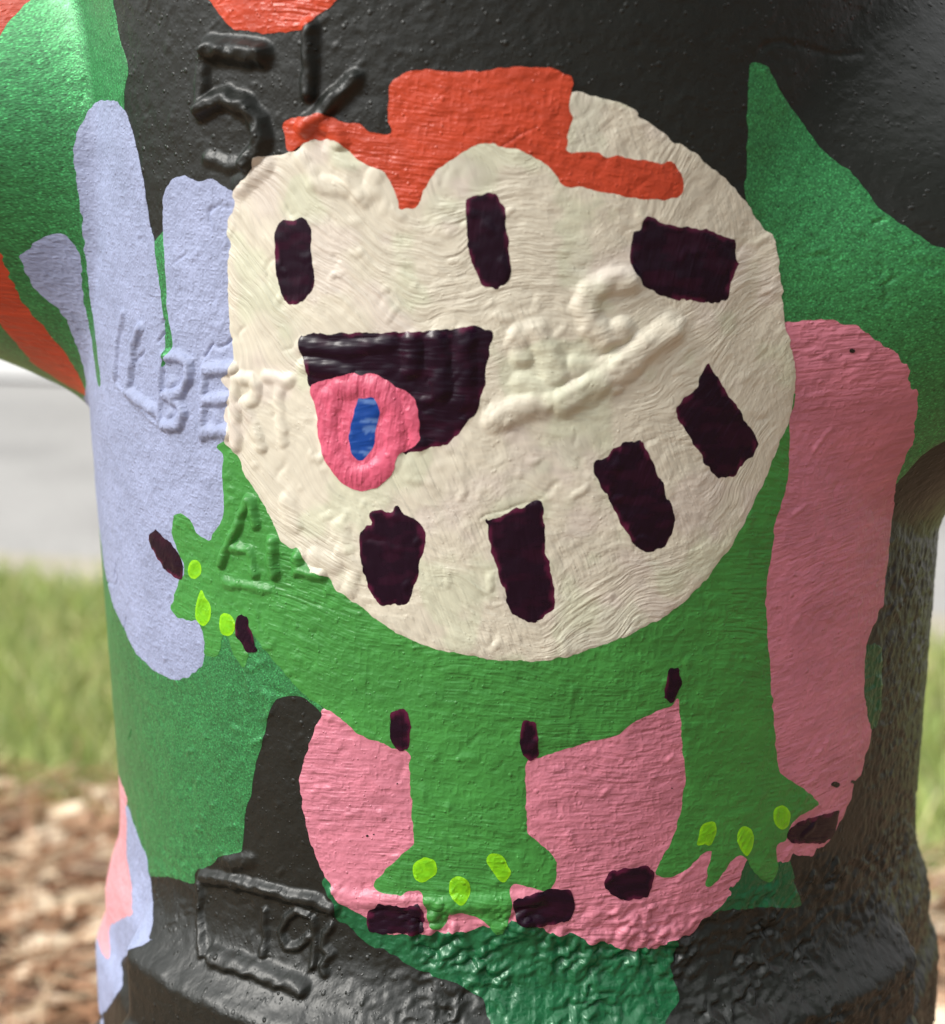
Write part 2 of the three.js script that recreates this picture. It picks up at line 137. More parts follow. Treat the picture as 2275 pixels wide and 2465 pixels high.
  mouth: [-23.26,464.5, -22.49,465.3, -20.78,465.6, -18.9,465.8, -15.26,466.2, -12.33,466.6, -9.66,466.6, -7.03,466.9, -5.72,467.4, -4.43,467.7, -3.32,467.4, -2.4,466.9, -2.5,465.1, -2.78,462.2, -3.06,459.2, -3.34,456.3, -3.9,453.3, -4.66,451.2, -5.41,449.6, -5.99,447.9, -6.94,446.3, -8.28,445.6, -9.43,445, -10.99,444.1, -12.16,444.2, -14.11,446.7, -18.13,449.8, -21.65,453.5, -22.36,455.5, -22.63,458.5, -23,461.5],
  tongue: [-22.28,454.5, -21.81,456.1, -20.51,457.2, -19.03,458, -17.18,458.4, -16.17,458.2, -14.97,458.4, -13.59,457.7, -12.63,456.6, -11.66,456, -10.9,455, -10.33,453.4, -10.16,451.4, -10.18,448.7, -10.1,446.7, -10.59,445.4, -11.38,444.4, -12.36,443.8, -12.77,442.4, -12.99,441, -13.61,439.3, -14.42,438, -15.45,436.9, -16.69,436.6, -18.13,437.1, -19.36,438.7, -20.18,440.7, -20.77,443, -21.25,446, -21.41,449.1, -21.68,451.8],
  tongue_mark: [-16.73,454.3, -16.02,454.2, -15.11,454.6, -14.53,453.4, -14.29,451.8, -14.57,450.1, -14.91,447.3, -15.13,445.3, -15.76,443.5, -16.59,442.3, -17.31,442.7, -17.79,444.7, -17.9,447.1, -17.51,449.8, -17.18,451.6, -16.95,452.9],
  knee_1: [-13.78,393.1, -12.11,393.5, -11.72,391.8, -11.49,389.6, -11.87,387.3, -12.09,385.8, -12.73,384.8, -13.45,385.6, -13.85,387.4, -14.08,389.6, -14.01,391.4],
  knee_2: [0.99,392.1, 2.07,392.1, 2.38,390.1, 2.45,387.1, 2.4,385.3, 1.61,384.2, 0.81,385.7, 0.4,387.9, 0.54,390.4],
  knee_3: [17.08,401.4, 18.12,401, 18.47,398.9, 18.22,396.3, 17.65,394.3, 16.71,395.5, 16.55,397.6, 16.8,400.2],
  rim_1: [-17.46,348.8, -16.98,350.5, -16.07,351.9, -14.74,352.4, -13.21,352.2, -11.91,353, -10.85,352.6, -10.33,350.8, -10.45,348.8, -10.68,347, -12.41,346.5, -15.48,345.9, -17.04,345.8, -17.59,347.2],
  rim_2: [-0.25,354.4, 0.77,355.6, 2.41,356.7, 4.25,357.2, 5.89,357.1, 6.52,355.8, 6.75,353, 6.35,350.7, 5.32,350.2, 3.46,349.5, 1.61,349.2, 0.58,349.8, -0.04,352.1],
  rim_3: [10.14,358.1, 10.85,360.3, 12.11,360.7, 14.76,361, 15.76,360, 16.22,358.6, 15.81,356.8, 15.73,355.2, 15.1,354.2, 13.37,354.1, 12.51,354.3, 11.54,355.2, 10.47,356.9],
  rim_4: [35.22,363.5, 36.68,364.1, 39.18,364, 42.58,363.5, 43.07,362.4, 42.65,359.4, 41.54,357.5, 39.84,357.7, 37.56,358.5, 35.09,359.8, 34.15,361.6, 34.53,362.8],
  palm_1: [-49.18,420.7, -48.03,421.9, -47.01,421.8, -45.9,420.8, -44.44,420.1, -43.42,418.9, -42.49,416.9, -42.22,415.4, -42.86,413.3, -44.14,412.9, -45.97,413.9, -47.44,415.7, -48.58,417.3, -49.54,418.9],
  palm_2: [-33.75,407.6, -33.2,408.5, -32.35,408.5, -31.88,407.6, -31.68,406, -31.35,403.8, -31,402, -31.36,401.1, -32.45,401, -32.92,402.2, -33.57,403.4, -34.15,404.2],
  nail_1: [-39.05,416.3, -39.26,415.3, -39.74,414.4, -40.37,413.9, -40.98,414, -41.41,414.6, -41.52,415.6, -41.3,416.6, -40.8,417.5, -40.16,417.9, -39.56,417.8, -39.16,417.2],
  nail_2: [-39.34,411.9, -38.68,410.6, -37.95,409.6, -37.69,408.3, -38,406.5, -38.66,404.9, -39.48,404.4, -40.36,405.1, -40.63,406.6, -40.25,409.1],
  nail_3: [-36.26,407.4, -35.5,408.2, -34.61,408.1, -34.08,407.2, -33.99,405.9, -34.41,404.3, -35.33,403.6, -36.06,403.6, -36.42,404.7, -36.42,406.3],
  nail_4: [-10.97,362.6, -10.33,363.3, -9.28,362.9, -8.92,361.4, -9.1,359.8, -9.95,358.6, -10.8,357.8, -11.53,358.5, -11.77,360.2, -11.5,361.8],
  nail_5: [-7.33,358.7, -6.4,359.6, -5.47,358.9, -5.07,357.2, -5.18,355.3, -6.01,353.7, -6.84,354.3, -7.56,356.2],
  nail_6: [-2.9,364.6, -2.09,364.8, -1.27,363.9, -0.87,362.2, -0.46,360.9, -0.97,359, -1.68,358.9, -2.5,360.8, -3.21,363.1],
  nail_7: [21.75,367.7, 22.42,368.5, 23.36,368.4, 23.76,366.8, 23.57,364.9, 23.02,363.5, 22.31,363.9, 21.26,364, 21.45,365.9],
  nail_8: [26.72,365.1, 27.31,366.3, 28.34,365.5, 28.85,364, 28.86,361.6, 28.16,359.5, 27.22,361, 26.66,363.2],
  nail_9: [31.79,368.2, 32.73,368.8, 33.75,367.7, 34.4,365.8, 34.19,364, 33.23,363.4, 32.06,364.8, 31.65,366.9],
  chip_1: [35.68,461.6, 35.75,462.1, 36.01,462, 36.27,461.7, 36.15,461.2, 35.89,461.3],
  chip_2: [37.51,462, 37.53,462.2, 37.64,462.2, 37.76,462, 37.71,461.8, 37.6,461.9],
  chip_3: [41.17,369.8, 41.51,370.4, 42.22,370, 42.88,369.3, 42.37,368.8, 41.65,369.3],
  chip_4: [45.03,368.7, 45.31,369.1, 45.89,368.7, 46.44,368.2, 46.02,367.8, 45.43,368.3],
  chip_5: [-17.98,381.9, -17.89,382.2, -17.73,382.2, -17.59,382.1, -17.72,381.8, -17.87,381.8],
  chip_6: [-17.35,366.3, -17.26,366.6, -17.1,366.6, -16.96,366.4, -17.09,366.2, -17.25,366.2],
  chip_7: [-18.89,365.5, -18.82,365.7, -18.7,365.7, -18.59,365.6, -18.69,365.4, -18.81,365.4],
  chip_8: [-16.46,366.7, -16.39,366.9, -16.28,366.9, -16.17,366.8, -16.27,366.6, -16.39,366.6],
  chip_9: [-8.03,505.7, -7.88,506.1, -7.62,506, -7.39,505.8, -7.6,505.4, -7.86,505.5],
  chip_10: [-15.12,379.8, -15.07,379.9, -14.97,379.9, -14.89,379.8, -14.96,379.7, -15.06,379.7],
  chip_11: [-13.5,378.2, -13.44,378.4, -13.32,378.4, -13.22,378.3, -13.31,378.1, -13.43,378.1],
  chip_12: [6.86,374.8, 6.92,374.9, 7.03,374.9, 7.13,374.8, 7.04,374.6, 6.93,374.7],
  chip_13: [13.9,364, 13.98,364.2, 14.14,364.2, 14.28,364, 14.16,363.8, 14.01,363.9],
  chip_14: [17.66,377, 17.75,377.2, 17.9,377.1, 18.05,376.9, 17.93,376.7, 17.77,376.8],
};
const CAST = [   // width mm, height mm, then angle and height along each cast stroke
  [4.54, 4.6, [-33.45, 517, -26.84, 515.7]],
  [3.41, 2.4, [-34.4, 515.3, -35.05, 507.7]],
  [3.63, 4.2, [-35.12, 505.9, -33.45, 507.5, -31.37, 508.1, -29.12, 506.7, -27.61, 504.2, -27.07, 501.4, -27.61, 498.7, -29.1, 496.7]],
  [2.73, 1.2, [-29.27, 496.3, -31.94, 496, -34.54, 497.4]],
  [2.95, 3.2, [-21.08, 520.2, -21.45, 508.7]],
  [3.41, 3.2, [-16.37, 511.1, -19.97, 505.6, -21.99, 502.9]],
  [3.41, 2, [-19.99, 504.3, -18.65, 502.2, -18.14, 500.4]],
  [4.09, 1.4, [-27.21, 496.3, -30.21, 492.4]],
  [3.63, 1.1, [-18.98, 498.9, -17.02, 494.1, -16.12, 490.9]],
  [3.41, 0.8, [-20.91, 493, -14.78, 491.5]],
  [3.18, 0.8, [-22.25, 497, -20.91, 493]],
  [2.95, 0.7, [-14.21, 494.8, -15.6, 490]],
  [1.86, 1.2, [-52.5, 465.9, -54.57, 460.7, -56.26, 452.4]],
  [2.17, 1.8, [-48.2, 463.8, -50.05, 460.1, -51.16, 454.8, -51.92, 450.7]],
  [2.68, 2, [-51.96, 450.2, -49.24, 448.7, -46.27, 447.4]],
  [1.65, 1.2, [-44, 458.8, -44.87, 451.4, -45.45, 445.3]],
  [2.27, 2, [-43.14, 458.7, -40.83, 459.3, -39.13, 457.9, -39.07, 455, -40.77, 452.1, -43.55, 450.9]],
  [2.27, 1, [-42.12, 453.9, -42.78, 453.3]],
  [2.27, 1.9, [-43.57, 450.7, -41.09, 449.8, -40.38, 447.7, -41.72, 445.1, -44.56, 444.8]],
  [2.06, 1, [-42.89, 447.2, -43.12, 446.9]],
  [1.86, 1.3, [-36.71, 458.5, -37.48, 443.9]],
  [2.48, 2, [-36.22, 457.2, -32.48, 457.9]],
  [2.27, 1.7, [-36.46, 451.2, -33.34, 451.9]],
  [2.48, 1.8, [-36.9, 444.7, -33.4, 445.3]],
  [2.68, 1.35, [-31.9, 455.8, -32.27, 449.5, -32.32, 443.1]],
  [2.37, 1.15, [-31.73, 456.1, -29.84, 456.5, -28.97, 454.9, -29.5, 452.5, -31.59, 450.7]],
  [2.37, 1.1, [-30.65, 450.1, -29.51, 446.6, -28.84, 443.2]],
  [2.48, 0.85, [-27.57, 457, -24.7, 456.5]],
  [2.27, 0.8, [-26.13, 456.3, -26.13, 450.3, -25.84, 444.7]],
  [3.96, 1, [-19.94, 453.7, -20.46, 448.2, -19.92, 442.8, -18.3, 439.5, -15.83, 439.1, -13.77, 441.7, -12.73, 446.2, -12.69, 450.9, -14.01, 455.5, -16.39, 456.7, -18.65, 455.8]],
  [3.63, 1.3, [-10.82, 464.6, -10.76, 459.7]],
  [3.63, 1.5, [-8.07, 465, -7.65, 455.8]],
  [3.63, 1.3, [-5.17, 466.1, -5.4, 453.9]],
  [2.64, 0.9, [-22.97, 463.2, -17.92, 462.9, -13.33, 464.2]],
  [2.64, 0.9, [-22.83, 459.5, -17.98, 458.9]],
  [2.97, 0.8, [-10.93, 451.7, -10.2, 445.6]],
  [4.21, 2.11, [11.45, 475.5, 9.48, 475.8, 7.54, 474.2, 6.88, 471.3, 7.46, 467.9, 9.3, 465.6, 10.85, 466.8]],
  [5.45, 2.34, [15.91, 466.6, 13.47, 463.7, 10.64, 459.9, 7.83, 457, 4.91, 454.1]],
  [4.96, 1.72, [3.09, 454.2, 0.59, 452.9, -1.92, 450.9]],
  [4.71, 1.56, [1.8, 466.7, 3.19, 463.1, 3.9, 458.9]],
  [3.72, 1.25, [0.15, 466, 0.57, 462.1]],
  [3.96, 1.09, [5.99, 460.3, 8.23, 460]],
  [3.72, 0.94, [0.58, 457.2, 3.22, 456.2]],
  [1.96, 2, [-30.98, 432.7, -33.23, 425.5, -35.6, 418.5]],
  [1.96, 1.9, [-30.68, 432.1, -30.21, 427.3]],
  [1.86, 1.4, [-33.87, 422.1, -31.03, 422.3, -30.55, 417.4]],
  [2.27, 2, [-27.81, 424.8, -28.01, 418]],
  [2.27, 2.1, [-24.62, 422.3, -24.69, 419.4, -21.85, 419.2]],
  [1.86, 0.9, [-35.05, 414.7, -31.94, 415, -29.05, 414.6]],
  [3.92, 0.8, [-25.5, 432.8, -25.17, 428.9]],
  [3.51, 0.9, [-22.47, 422.7, -20.15, 421.7]],
  [3.3, 0.7, [-19.19, 429.2, -18.77, 423.3, -17.48, 421.3]],
  [2.68, 0.7, [-17.64, 419.9, -18.36, 416.7]],
  [2.04, 1.8, [-43.01, 345.2, -42.5, 338.1, -40.37, 332.3]],
  [3.16, 2.6, [-42.13, 347.3, -37.85, 348.8, -33.7, 349.7, -29.9, 350, -24.12, 350, -21.96, 349.3]],
  [3.53, 2.8, [-38.56, 332.8, -34.19, 333.4, -29.54, 333.3, -25.05, 332.7]],
  [3.72, 1.2, [-37.68, 352.8, -33.48, 355.4]],
  [1.67, 1.5, [-31.57, 345.2, -31.13, 335.8]],
  [1.86, 1.6, [-25.17, 346.9, -26.73, 347, -28.36, 344.8, -29.03, 341.7, -27.97, 339, -26.29, 339.6, -25, 342.2]],
  [1.86, 1.6, [-24.48, 346.3, -24.15, 341.6, -24.21, 336.8]],
  [1.86, 1.5, [-22.02, 345.8, -22.83, 343.8, -23.02, 340.8, -21.88, 339.7]],
  [1.86, 1.5, [-22.12, 339.2, -22.75, 337.1, -22.35, 335.9]],
  [3.63, 1.3, [-21.79, 351.9, -15.39, 352.9, -10.2, 353.3, -2.71, 353.9, 2.41, 355.6]],
  [1.32, -0.35, [25.3, 516.4, 26.34, 517.2, 28.09, 517.6, 30.87, 516.6, 33.77, 515.8, 37.66, 515.7]],
  [0.7, -0.9, [-36.94, 457.1, -36.56, 460, -35.33, 462.4, -34.67, 461.7, -33.64, 462.1, -32.45, 463.6]],
  [0.62, -0.7, [-48.89, 457.5, -47.75, 459.1, -50.03, 456.6]],
  [0.7, -0.8, [-43.4, 465.8, -43.54, 463.3, -44.74, 461.6]],
  [0.83, 0.7, [-55.87, 450.8, -50.69, 447.7, -45.73, 444.5, -43.52, 443.4]],
  [0.59, -0.6, [-67.76, 403.1, -61.95, 404.7, -60.79, 406.9]],
  [0.53, -0.6, [-62.61, 406.1, -61.2, 409.6]],
  [0.53, -0.6, [-60.06, 395.6, -58.55, 398.8]],
  [0.59, -0.7, [-34.49, 483.4, -34.86, 487.7, -33.12, 488.6, -31.62, 488.2]],
  [0.46, -0.5, [-40.98, 477.1, -39.02, 479.3]],
  [0.4, -0.5, [-58.61, 508.3, -58.47, 513.3]],
  [0.59, -0.7, [37.55, 470.2, 37.15, 474.3, 37.73, 475.3]],
  [0.59, -0.6, [36.73, 475.6, 36.69, 477.9]],
  [0.73, -0.6, [35.93, 485.3, 36.74, 485.9]],
  [0.46, -0.4, [30.06, 479.1, 33.19, 478.9]],
  [0.53, -0.6, [-61.52, 368.6, -59.83, 372.1]],
  [0.33, -0.4, [-34.25, 408.4, -34.34, 410.4, -33.43, 411.4]],
  [0.53, -0.4, [-3.76, 432.3, 2.49, 435.8]],
  [0.4, -0.4, [-1.49, 499.9, 2.05, 502.9]],
  [0.4, -0.4, [-3.18, 453.9, -2.34, 449.7]],
  [0.99, 0.5, [34.51, 441.5, 36.36, 445.9]],
  [0.86, 0.5, [31.87, 429.5, 33.65, 430.9]],
  [0.59, 0.5, [32.24, 480.9, 31.01, 480.2]],
  [0.53, 0.5, [35.41, 459.9, 37.29, 459.9, 37.32, 461.1]],
  [0.59, 0.6, [33.14, 460.8, 33.95, 461.2, 33.91, 460.1]],
];
const D2R = Math.PI / 180, R0 = 0.1;
const PROFILE = [[0.20, 0.0985], [0.345, 0.0985], [0.392, 0.0997], [0.442, 0.1010], [0.53, 0.1025], [0.60, 0.1030], [0.7, 0.103]];
const OUTLETS = [[-97, 0.503, 0.028, 0.071, 0.08], [80, 0.480, 0.015, 0.068, 0.055]];
function radius(th, y) {                                                             // th in degrees
  let i = 0; while (PROFILE[i + 1][0] < y) i++;
  let r = lerp(PROFILE[i][1], PROFILE[i + 1][1], (y - PROFILE[i][0]) / (PROFILE[i + 1][0] - PROFILE[i][0]));
  const w = ((th + 180) % 360 + 360) % 360 - 180, a = Math.abs(w - 1), front = 1 - sm((a - 53) / 5), rf = 0.1012 + 0.0073 * front;
  const t = clamp((0.350 - y) / 0.024); r += (rf - r) * t * t * t;
  r += sm((a - 70) / 10) * (1 - sm((a - 98) / 10)) * 0.0022 * sm((0.330 - y) / 0.012);
  if (y < 0.312) r += (0.003 + 0.003 * front) * sm((0.312 - y) / 0.008);
  for (const [t0, y0, r0, r1, h] of OUTLETS) { const dd = ((w - t0 + 180) % 360 + 360) % 360 - 180, rho = Math.hypot((t0 < 0 ? 0.1 : 0.07) * dd * D2R, y - y0); r += h * sm((r1 - rho) / (r1 - r0)); }
  return r;
}
function cast(th, y) {                                                                // the same with its edges rounded off, as cast iron under many coats is
  if (y > 0.352) return radius(th, y);
  let r = 0; for (const [dy, w] of [[-0.0013, 1], [-0.0007, 2], [0, 2], [0.0007, 2], [0.0013, 1]]) for (const dt of [-1.2, 0, 1.2]) r += w * radius(th + dt, y + dy + 0.0006 * (noise(th / 2.5, y * 300, 290) - 0.5));
  return r / 24;
}
const TH = [], YS = [];
for (let t = -118; t < 242 - 1e-6;) { TH.push(t); t += t < -88 ? 0.6 : t < 84 ? 0.25 : t < 112 ? 0.6 : 2; }
TH.push(242);
for (let y = 0.286; y < 0.602;) { YS.push(y); y += y < 0.315 ? 0.0008 : y < 0.530 ? 0.00045 : 0.0015; }
const NT = TH.length, NY = YS.length, idx = (i, j) => j * NT + i;
const U = TH.map((t) => t * D2R * R0 * 1000);                                          // mm along the surface
const H = new Float32Array(NT * NY);
{ // cast lettering, lumps and pits, in mm
  const low = (arr, v) => { let a = 0, b = arr.length; while (a < b) { const m = (a + b) >> 1; if (arr[m] < v) a = m + 1; else b = m; } return a; };
  for (const [w, h, p] of CAST) {
    const pts = []; for (let k = 0; k < p.length; k += 2) pts.push([p[k] * D2R * R0 * 1000, p[k + 1]]);
    const us = pts.map((q) => q[0]), ys = pts.map((q) => q[1]), pad = w + 1.5;
    const i0 = low(U, Math.min(...us) - pad), i1 = low(U, Math.max(...us) + pad), j0 = low(YS, (Math.min(...ys) - pad) / 1000), j1 = low(YS, (Math.max(...ys) + pad) / 1000);
    for (let j = j0; j < j1; j++) for (let i = i0; i < i1; i++) {
      const u = U[i] + 0.9 * (fbm(U[i] * 0.38, YS[j] * 380, 301, 2) - 0.5), y = YS[j] * 1000 + 0.9 * (fbm(U[i] * 0.38, YS[j] * 380, 304, 2) - 0.5);
      let best = 1e9;
      for (let k = 0; k + 1 < pts.length; k++) { const [ax, ay] = pts[k], bx = pts[k + 1][0] - ax, by = pts[k + 1][1] - ay, t = clamp(((u - ax) * bx + (y - ay) * by) / (bx * bx + by * by + 1e-9)); best = Math.min(best, Math.hypot(u - ax - t * bx, y - ay - t * by)); }
      const v = 0.58 * h * (0.8 + 0.4 * noise(u / 2.2, y / 2.2, 307)) * (1 - sm((best / (w / 2) - 0.26) / 1.1)), k = idx(i, j);
      if (h < 0) H[k] += v; else if (v > 0) { const a = H[k]; H[k] = a + v - Math.min(a, v) * 0.85; }
    }
  }
  for (let j = 0; j < NY; j++) for (let i = 0; i < NT; i++) {
    const u = U[i], y = YS[j] * 1000, k = idx(i, j);
    let h = 0.28 * (fbm(u / 7, y / 7, 310) - 0.5) + 0.10 * (noise(u / 1.7, y / 1.7, 320) - 0.5);
    const lump = sm((14 - Math.hypot((u + 20) / 1.6, (y - 450) / 1.5)) / 12);            // runs and lumps of thick paint round the lettering
    h += lump * 0.5 * (fbm(u / 3.6, y / 3.0, 330, 2) - 0.5);
    const pit = sm((356 - y + 5 * (noise(u / 9, y / 9, 341) - 0.5)) / 8) * (0.12 + 0.88 * sm((u + 32) / 14) * (1 - 0.6 * sm((u - 62) / 20)));   // pitted iron near the foot
    const wu = u + 2.4 * (noise(u / 4, y / 4, 342) - 0.5), wy = y + 2.4 * (noise(u / 4, y / 4, 343) - 0.5), amp = 0.6 + 1.3 * sm((fbm(u / 8, y / 7, 344, 2) - 0.3) / 0.45);
    h += pit * amp * (1.0 * (ridge(wu / 4.6, wy / 3.0, 340, 3) - 0.55) + 0.75 * (noise(wu / 1.3, wy / 1.0, 350) - 0.5));
    const rust = sm((u - 78) / 14) * sm((430 - y) / 20);                               // coarse streaky surface round the side
    h += rust * (0.55 * (ridge(u / 2.2 + noise(u / 3, y / 4, 362), y / 3.2 + noise(u / 4, y / 3, 363), 360, 3) - 0.5) + 0.3 * (noise(u / 1.0, y / 1.3, 364) - 0.5));
    H[k] += h;
  }
}
{ // crumbs, hairs and hairline cracks caught in the paint
  const low = (arr, v) => { let a = 0, b = arr.length; while (a < b) { const m = (a + b) >> 1; if (arr[m] < v) a = m + 1; else b = m; } return a; };
  for (let n = 0; n < 620; n++) {
    let u = lerp(-85, 85, rnd()), y = lerp(325, 530, rnd()), a = rnd() * 6.28; const steps = 2 + Math.floor(rnd() * 6), h = rnd() < 0.3 ? -0.22 : lerp(0.12, 0.34, rnd()), w = lerp(0.5, 1.0, rnd());
    for (let s = 0; s < steps; s++) { const i0 = low(U, u - w), i1 = low(U, u + w), j0 = low(YS, (y - w) / 1000), j1 = low(YS, (y + w) / 1000);
      for (let j = j0; j < j1; j++) for (let i = i0; i < i1; i++) { const d = Math.hypot(U[i] - u, YS[j] * 1000 - y) / w; if (d < 1) H[idx(i, j)] += h * (1 - d * d) * (y > 490 ? 0.25 : 0.48); }
      a += (rnd() - 0.5) * 1.6; u += Math.cos(a) * w * 0.8; y += Math.sin(a) * w * 0.8; }
  }
}
const P = new Float32Array(NT * NY * 3);
for (let j = 0; j < NY; j++) for (let i = 0; i < NT; i++) {
  const ii = i === NT - 1 ? 0 : i, r = cast(TH[i], YS[j]) + H[idx(ii, j)] / 1000, t = TH[i] * D2R;
  P.set([r * Math.sin(t), YS[j], r * Math.cos(t)], idx(i, j) * 3);
}
const QUADS = []; for (let j = 0; j + 1 < NY; j++) for (let i = 0; i + 1 < NT; i++) { const a = idx(i, j), b = a + 1, c = a + NT, d = c + 1; QUADS.push(a, b, d, a, d, c); }
function surfaceUV(u, y, mode) {
  if (mode?.bow) { const [cu, k] = mode.bow, x = u - cu, w = 12 * (noise(u / 18, y / 18, 88) - 0.5) + 3 * (noise(u / 6, y / 6, 89) - 0.5); return [(x + 0.4 * y) / 1000 / TILE, (y - k * x * x + w) / 1000 / TILE]; }
  const a = (mode?.turn ?? 0) * D2R, c = Math.cos(a), s = Math.sin(a); return [(u * c + y * s) / 1000 / TILE + (mode?.shift ?? 0), (-u * s + y * c) / 1000 / TILE + (mode?.shift ?? 0) * 0.7];
}
const tint = (c, k) => [c.r * k, c.g * k, c.b * k];

// ---------------------------------------------------------------- fire hydrant
const hydrant = new THREE.Group(); hydrant.name = 'fire_hydrant';
hydrant.userData = { label: 'iron fire hydrant painted with a cream faced green creature', category: 'fire hydrant' };
scene.add(hydrant);
const part = (name, geo, mat, parent = hydrant, label) => { const m = shadowed(new THREE.Mesh(geo, mat)); m.name = name; if (label) m.userData.label = label; parent.add(m); return m; };
const OLIVE = lin(0.0105, 0.0124, 0.0096);
let NORM;
{
  const g = new THREE.BufferGeometry(), uv = new Float32Array(NT * NY * 2), col = new Float32Array(NT * NY * 3);
  for (let j = 0; j < NY; j++) for (let i = 0; i < NT; i++) {
    const k = idx(i, j), y = YS[j] * 1000; uv.set(surfaceUV(U[i], y), k * 2);
    const rusty = sm((U[i] - 74) / 14) * sm((425 - y) / 25) * (0.2 + 0.8 * fbm(U[i] / 3, y / 4, 401));
    const n = 0.85 + 0.3 * fbm(U[i] / 14, y / 14, 400);
    col.set([lerp(OLIVE.r, 0.0170, rusty) * n, lerp(OLIVE.g, 0.0162, rusty) * n, lerp(OLIVE.b, 0.0125, rusty) * n], k * 3);
  }
  g.setAttribute('position', new THREE.BufferAttribute(P, 3)); g.setAttribute('uv', new THREE.BufferAttribute(uv, 2)); g.setAttribute('color', new THREE.BufferAttribute(col, 3));
  g.setIndex(new THREE.BufferAttribute(new Uint32Array(QUADS), 1)); g.computeVertexNormals();
  NORM = g.attributes.normal.array;
  for (let j = 0; j < NY; j++) { const a = idx(0, j) * 3, b = idx(NT - 1, j) * 3; for (let c = 0; c < 3; c++) NORM[a + c] = NORM[b + c] = (NORM[a + c] + NORM[b + c]) / 2; }
  part('barrel', g, M.dark, hydrant, 'dark olive cast iron barrel with raised lettering');
}

// a coat of paint on the casting: an outline (degrees round, mm up) filled on the casting's own grid, with its thickness
const LIFT = [0, 0.00005, 0.00012, 0.00019, 0.00028, 0.00041, 0.00041, 0.00047, 0.00054, 0.00029];
function coat(name, key, colour, mat, layer, opt = {}) {
  const raw = OUTLINES[key], pts = [];
  const n = raw.length / 2, at = (k) => { k = (k % n + n) % n; return [raw[2 * k] * D2R * R0 * 1000, raw[2 * k + 1]]; };
  for (let k = 0; k < n; k++) { const a = at(k - 1), b = at(k), c = at(k + 1), d = at(k + 2);
    for (let s = 0; s < 5; s++) { const t = s / 5, q = [0, 1].map((e) => b[e] + 0.5 * t * (c[e] - a[e] + t * (2 * a[e] - 5 * b[e] + 4 * c[e] - d[e] + t * (3 * (b[e] - c[e]) + d[e] - a[e])))); pts.push(q); } }
  const m = pts.length, xs = pts.map((p) => p[0]), ys = pts.map((p) => p[1]);
  const x0 = Math.min(...xs) - 1.2, x1 = Math.max(...xs) + 1.2, y0 = Math.min(...ys) - 1.2, y1 = Math.max(...ys) + 1.2;
  let i0 = 0, i1 = NT - 1, j0 = 0, j1 = NY - 1;
  while (i0 + 1 < NT && U[i0 + 1] < x0) i0++; while (i1 > 0 && U[i1 - 1] > x1) i1--; while (j0 + 1 < NY && YS[j0 + 1] * 1000 < y0) j0++; while (j1 > 0 && YS[j1 - 1] * 1000 > y1) j1--;
  const w = i1 - i0 + 1, h = j1 - j0 + 1, sd = new Float32Array(w * h);
  const rag = opt.rag ?? 0.35, e2 = opt.seed ?? layer * 13 + n;
  for (let j = 0; j < h; j++) { const y = YS[j + j0] * 1000;
    const cross = []; for (let k = 0, l = m - 1; k < m; l = k++) if ((ys[k] > y) !== (ys[l] > y)) cross.push(xs[k] + (xs[l] - xs[k]) * (y - ys[k]) / (ys[l] - ys[k]));
    for (let i = 0; i < w; i++) { const x = U[i + i0]; let inside = false; for (const c of cross) if (x < c) inside = !inside;
      let best = 1e9; for (let k = 0, l = m - 1; k < m; l = k++) { const ax = xs[l], ay = ys[l], bx = xs[k] - ax, by = ys[k] - ay, dx = x - ax, dy = y - ay; let t = (dx * bx + dy * by) / (bx * bx + by * by + 1e-12); t = t < 0 ? 0 : t > 1 ? 1 : t; const ex = dx - t * bx, ey = dy - t * by, q = ex * ex + ey * ey; if (q < best) best = q; }
      const fray = opt.fray ? opt.fray * (noise(x / 0.7, y / 3, 500 + e2) - 0.5) : 0;
      sd[j * w + i] = (inside ? -1 : 1) * Math.sqrt(best) + rag * 2 * (fbm(x / 1.6, y / 1.6, 510 + e2, 2) - 0.5) + fray; } }
  const pos = [], uv = [], col = [], tri = [], map = new Map(), rim = [];
  const base = LIFT[layer], thick = opt.thick ?? 0.00006;
  const put = (p, nn, u, y, s, lift) => { const o = lift ?? base + thick * sm(-s / 0.7); pos.push(p[0] + nn[0] * o, p[1] + nn[1] * o, p[2] + nn[2] * o); uv.push(...surfaceUV(u, y, opt.uv)); col.push(...(opt.shade ? opt.shade(u, y, s) : tint(colour, 0.86 + 0.26 * fbm(u / 8, y / 6, 520 + e2)))); return pos.length / 3 - 1; };
  const nodeP = (k) => [P[3 * k], P[3 * k + 1], P[3 * k + 2]], nodeN = (k) => [NORM[3 * k], NORM[3 * k + 1], NORM[3 * k + 2]];
  const node = (i, j) => { const key2 = j * w + i; let v = map.get(key2); if (v === undefined) { const k = idx(i + i0, j + j0); v = put(nodeP(k), nodeN(k), U[i + i0], YS[j + j0] * 1000, sd[key2]); map.set(key2, v); } return v; };
  const cutInfo = new Map();
  const cut = (a, b) => { const ka = a[1] * w + a[0], kb = b[1] * w + b[0], key2 = ka < kb ? `${ka},${kb}` : `${kb},${ka}`; let v = map.get(key2);
    if (v === undefined) { const sa = sd[ka], sb = sd[kb], t = clamp(sa / (sa - sb), 0.02, 0.98), A = idx(a[0] + i0, a[1] + j0), B = idx(b[0] + i0, b[1] + j0), pa = nodeP(A), pb = nodeP(B), na = nodeN(A), nb = nodeN(B);
      const p = pa.map((q, e) => lerp(q, pb[e], t)), nn = na.map((q, e) => lerp(q, nb[e], t)), u = lerp(U[a[0] + i0], U[b[0] + i0], t), y = lerp(YS[a[1] + j0], YS[b[1] + j0], t) * 1000;
      v = put(p, nn, u, y, 0); map.set(key2, v); cutInfo.set(v, [p, nn, u, y]); } return v; };
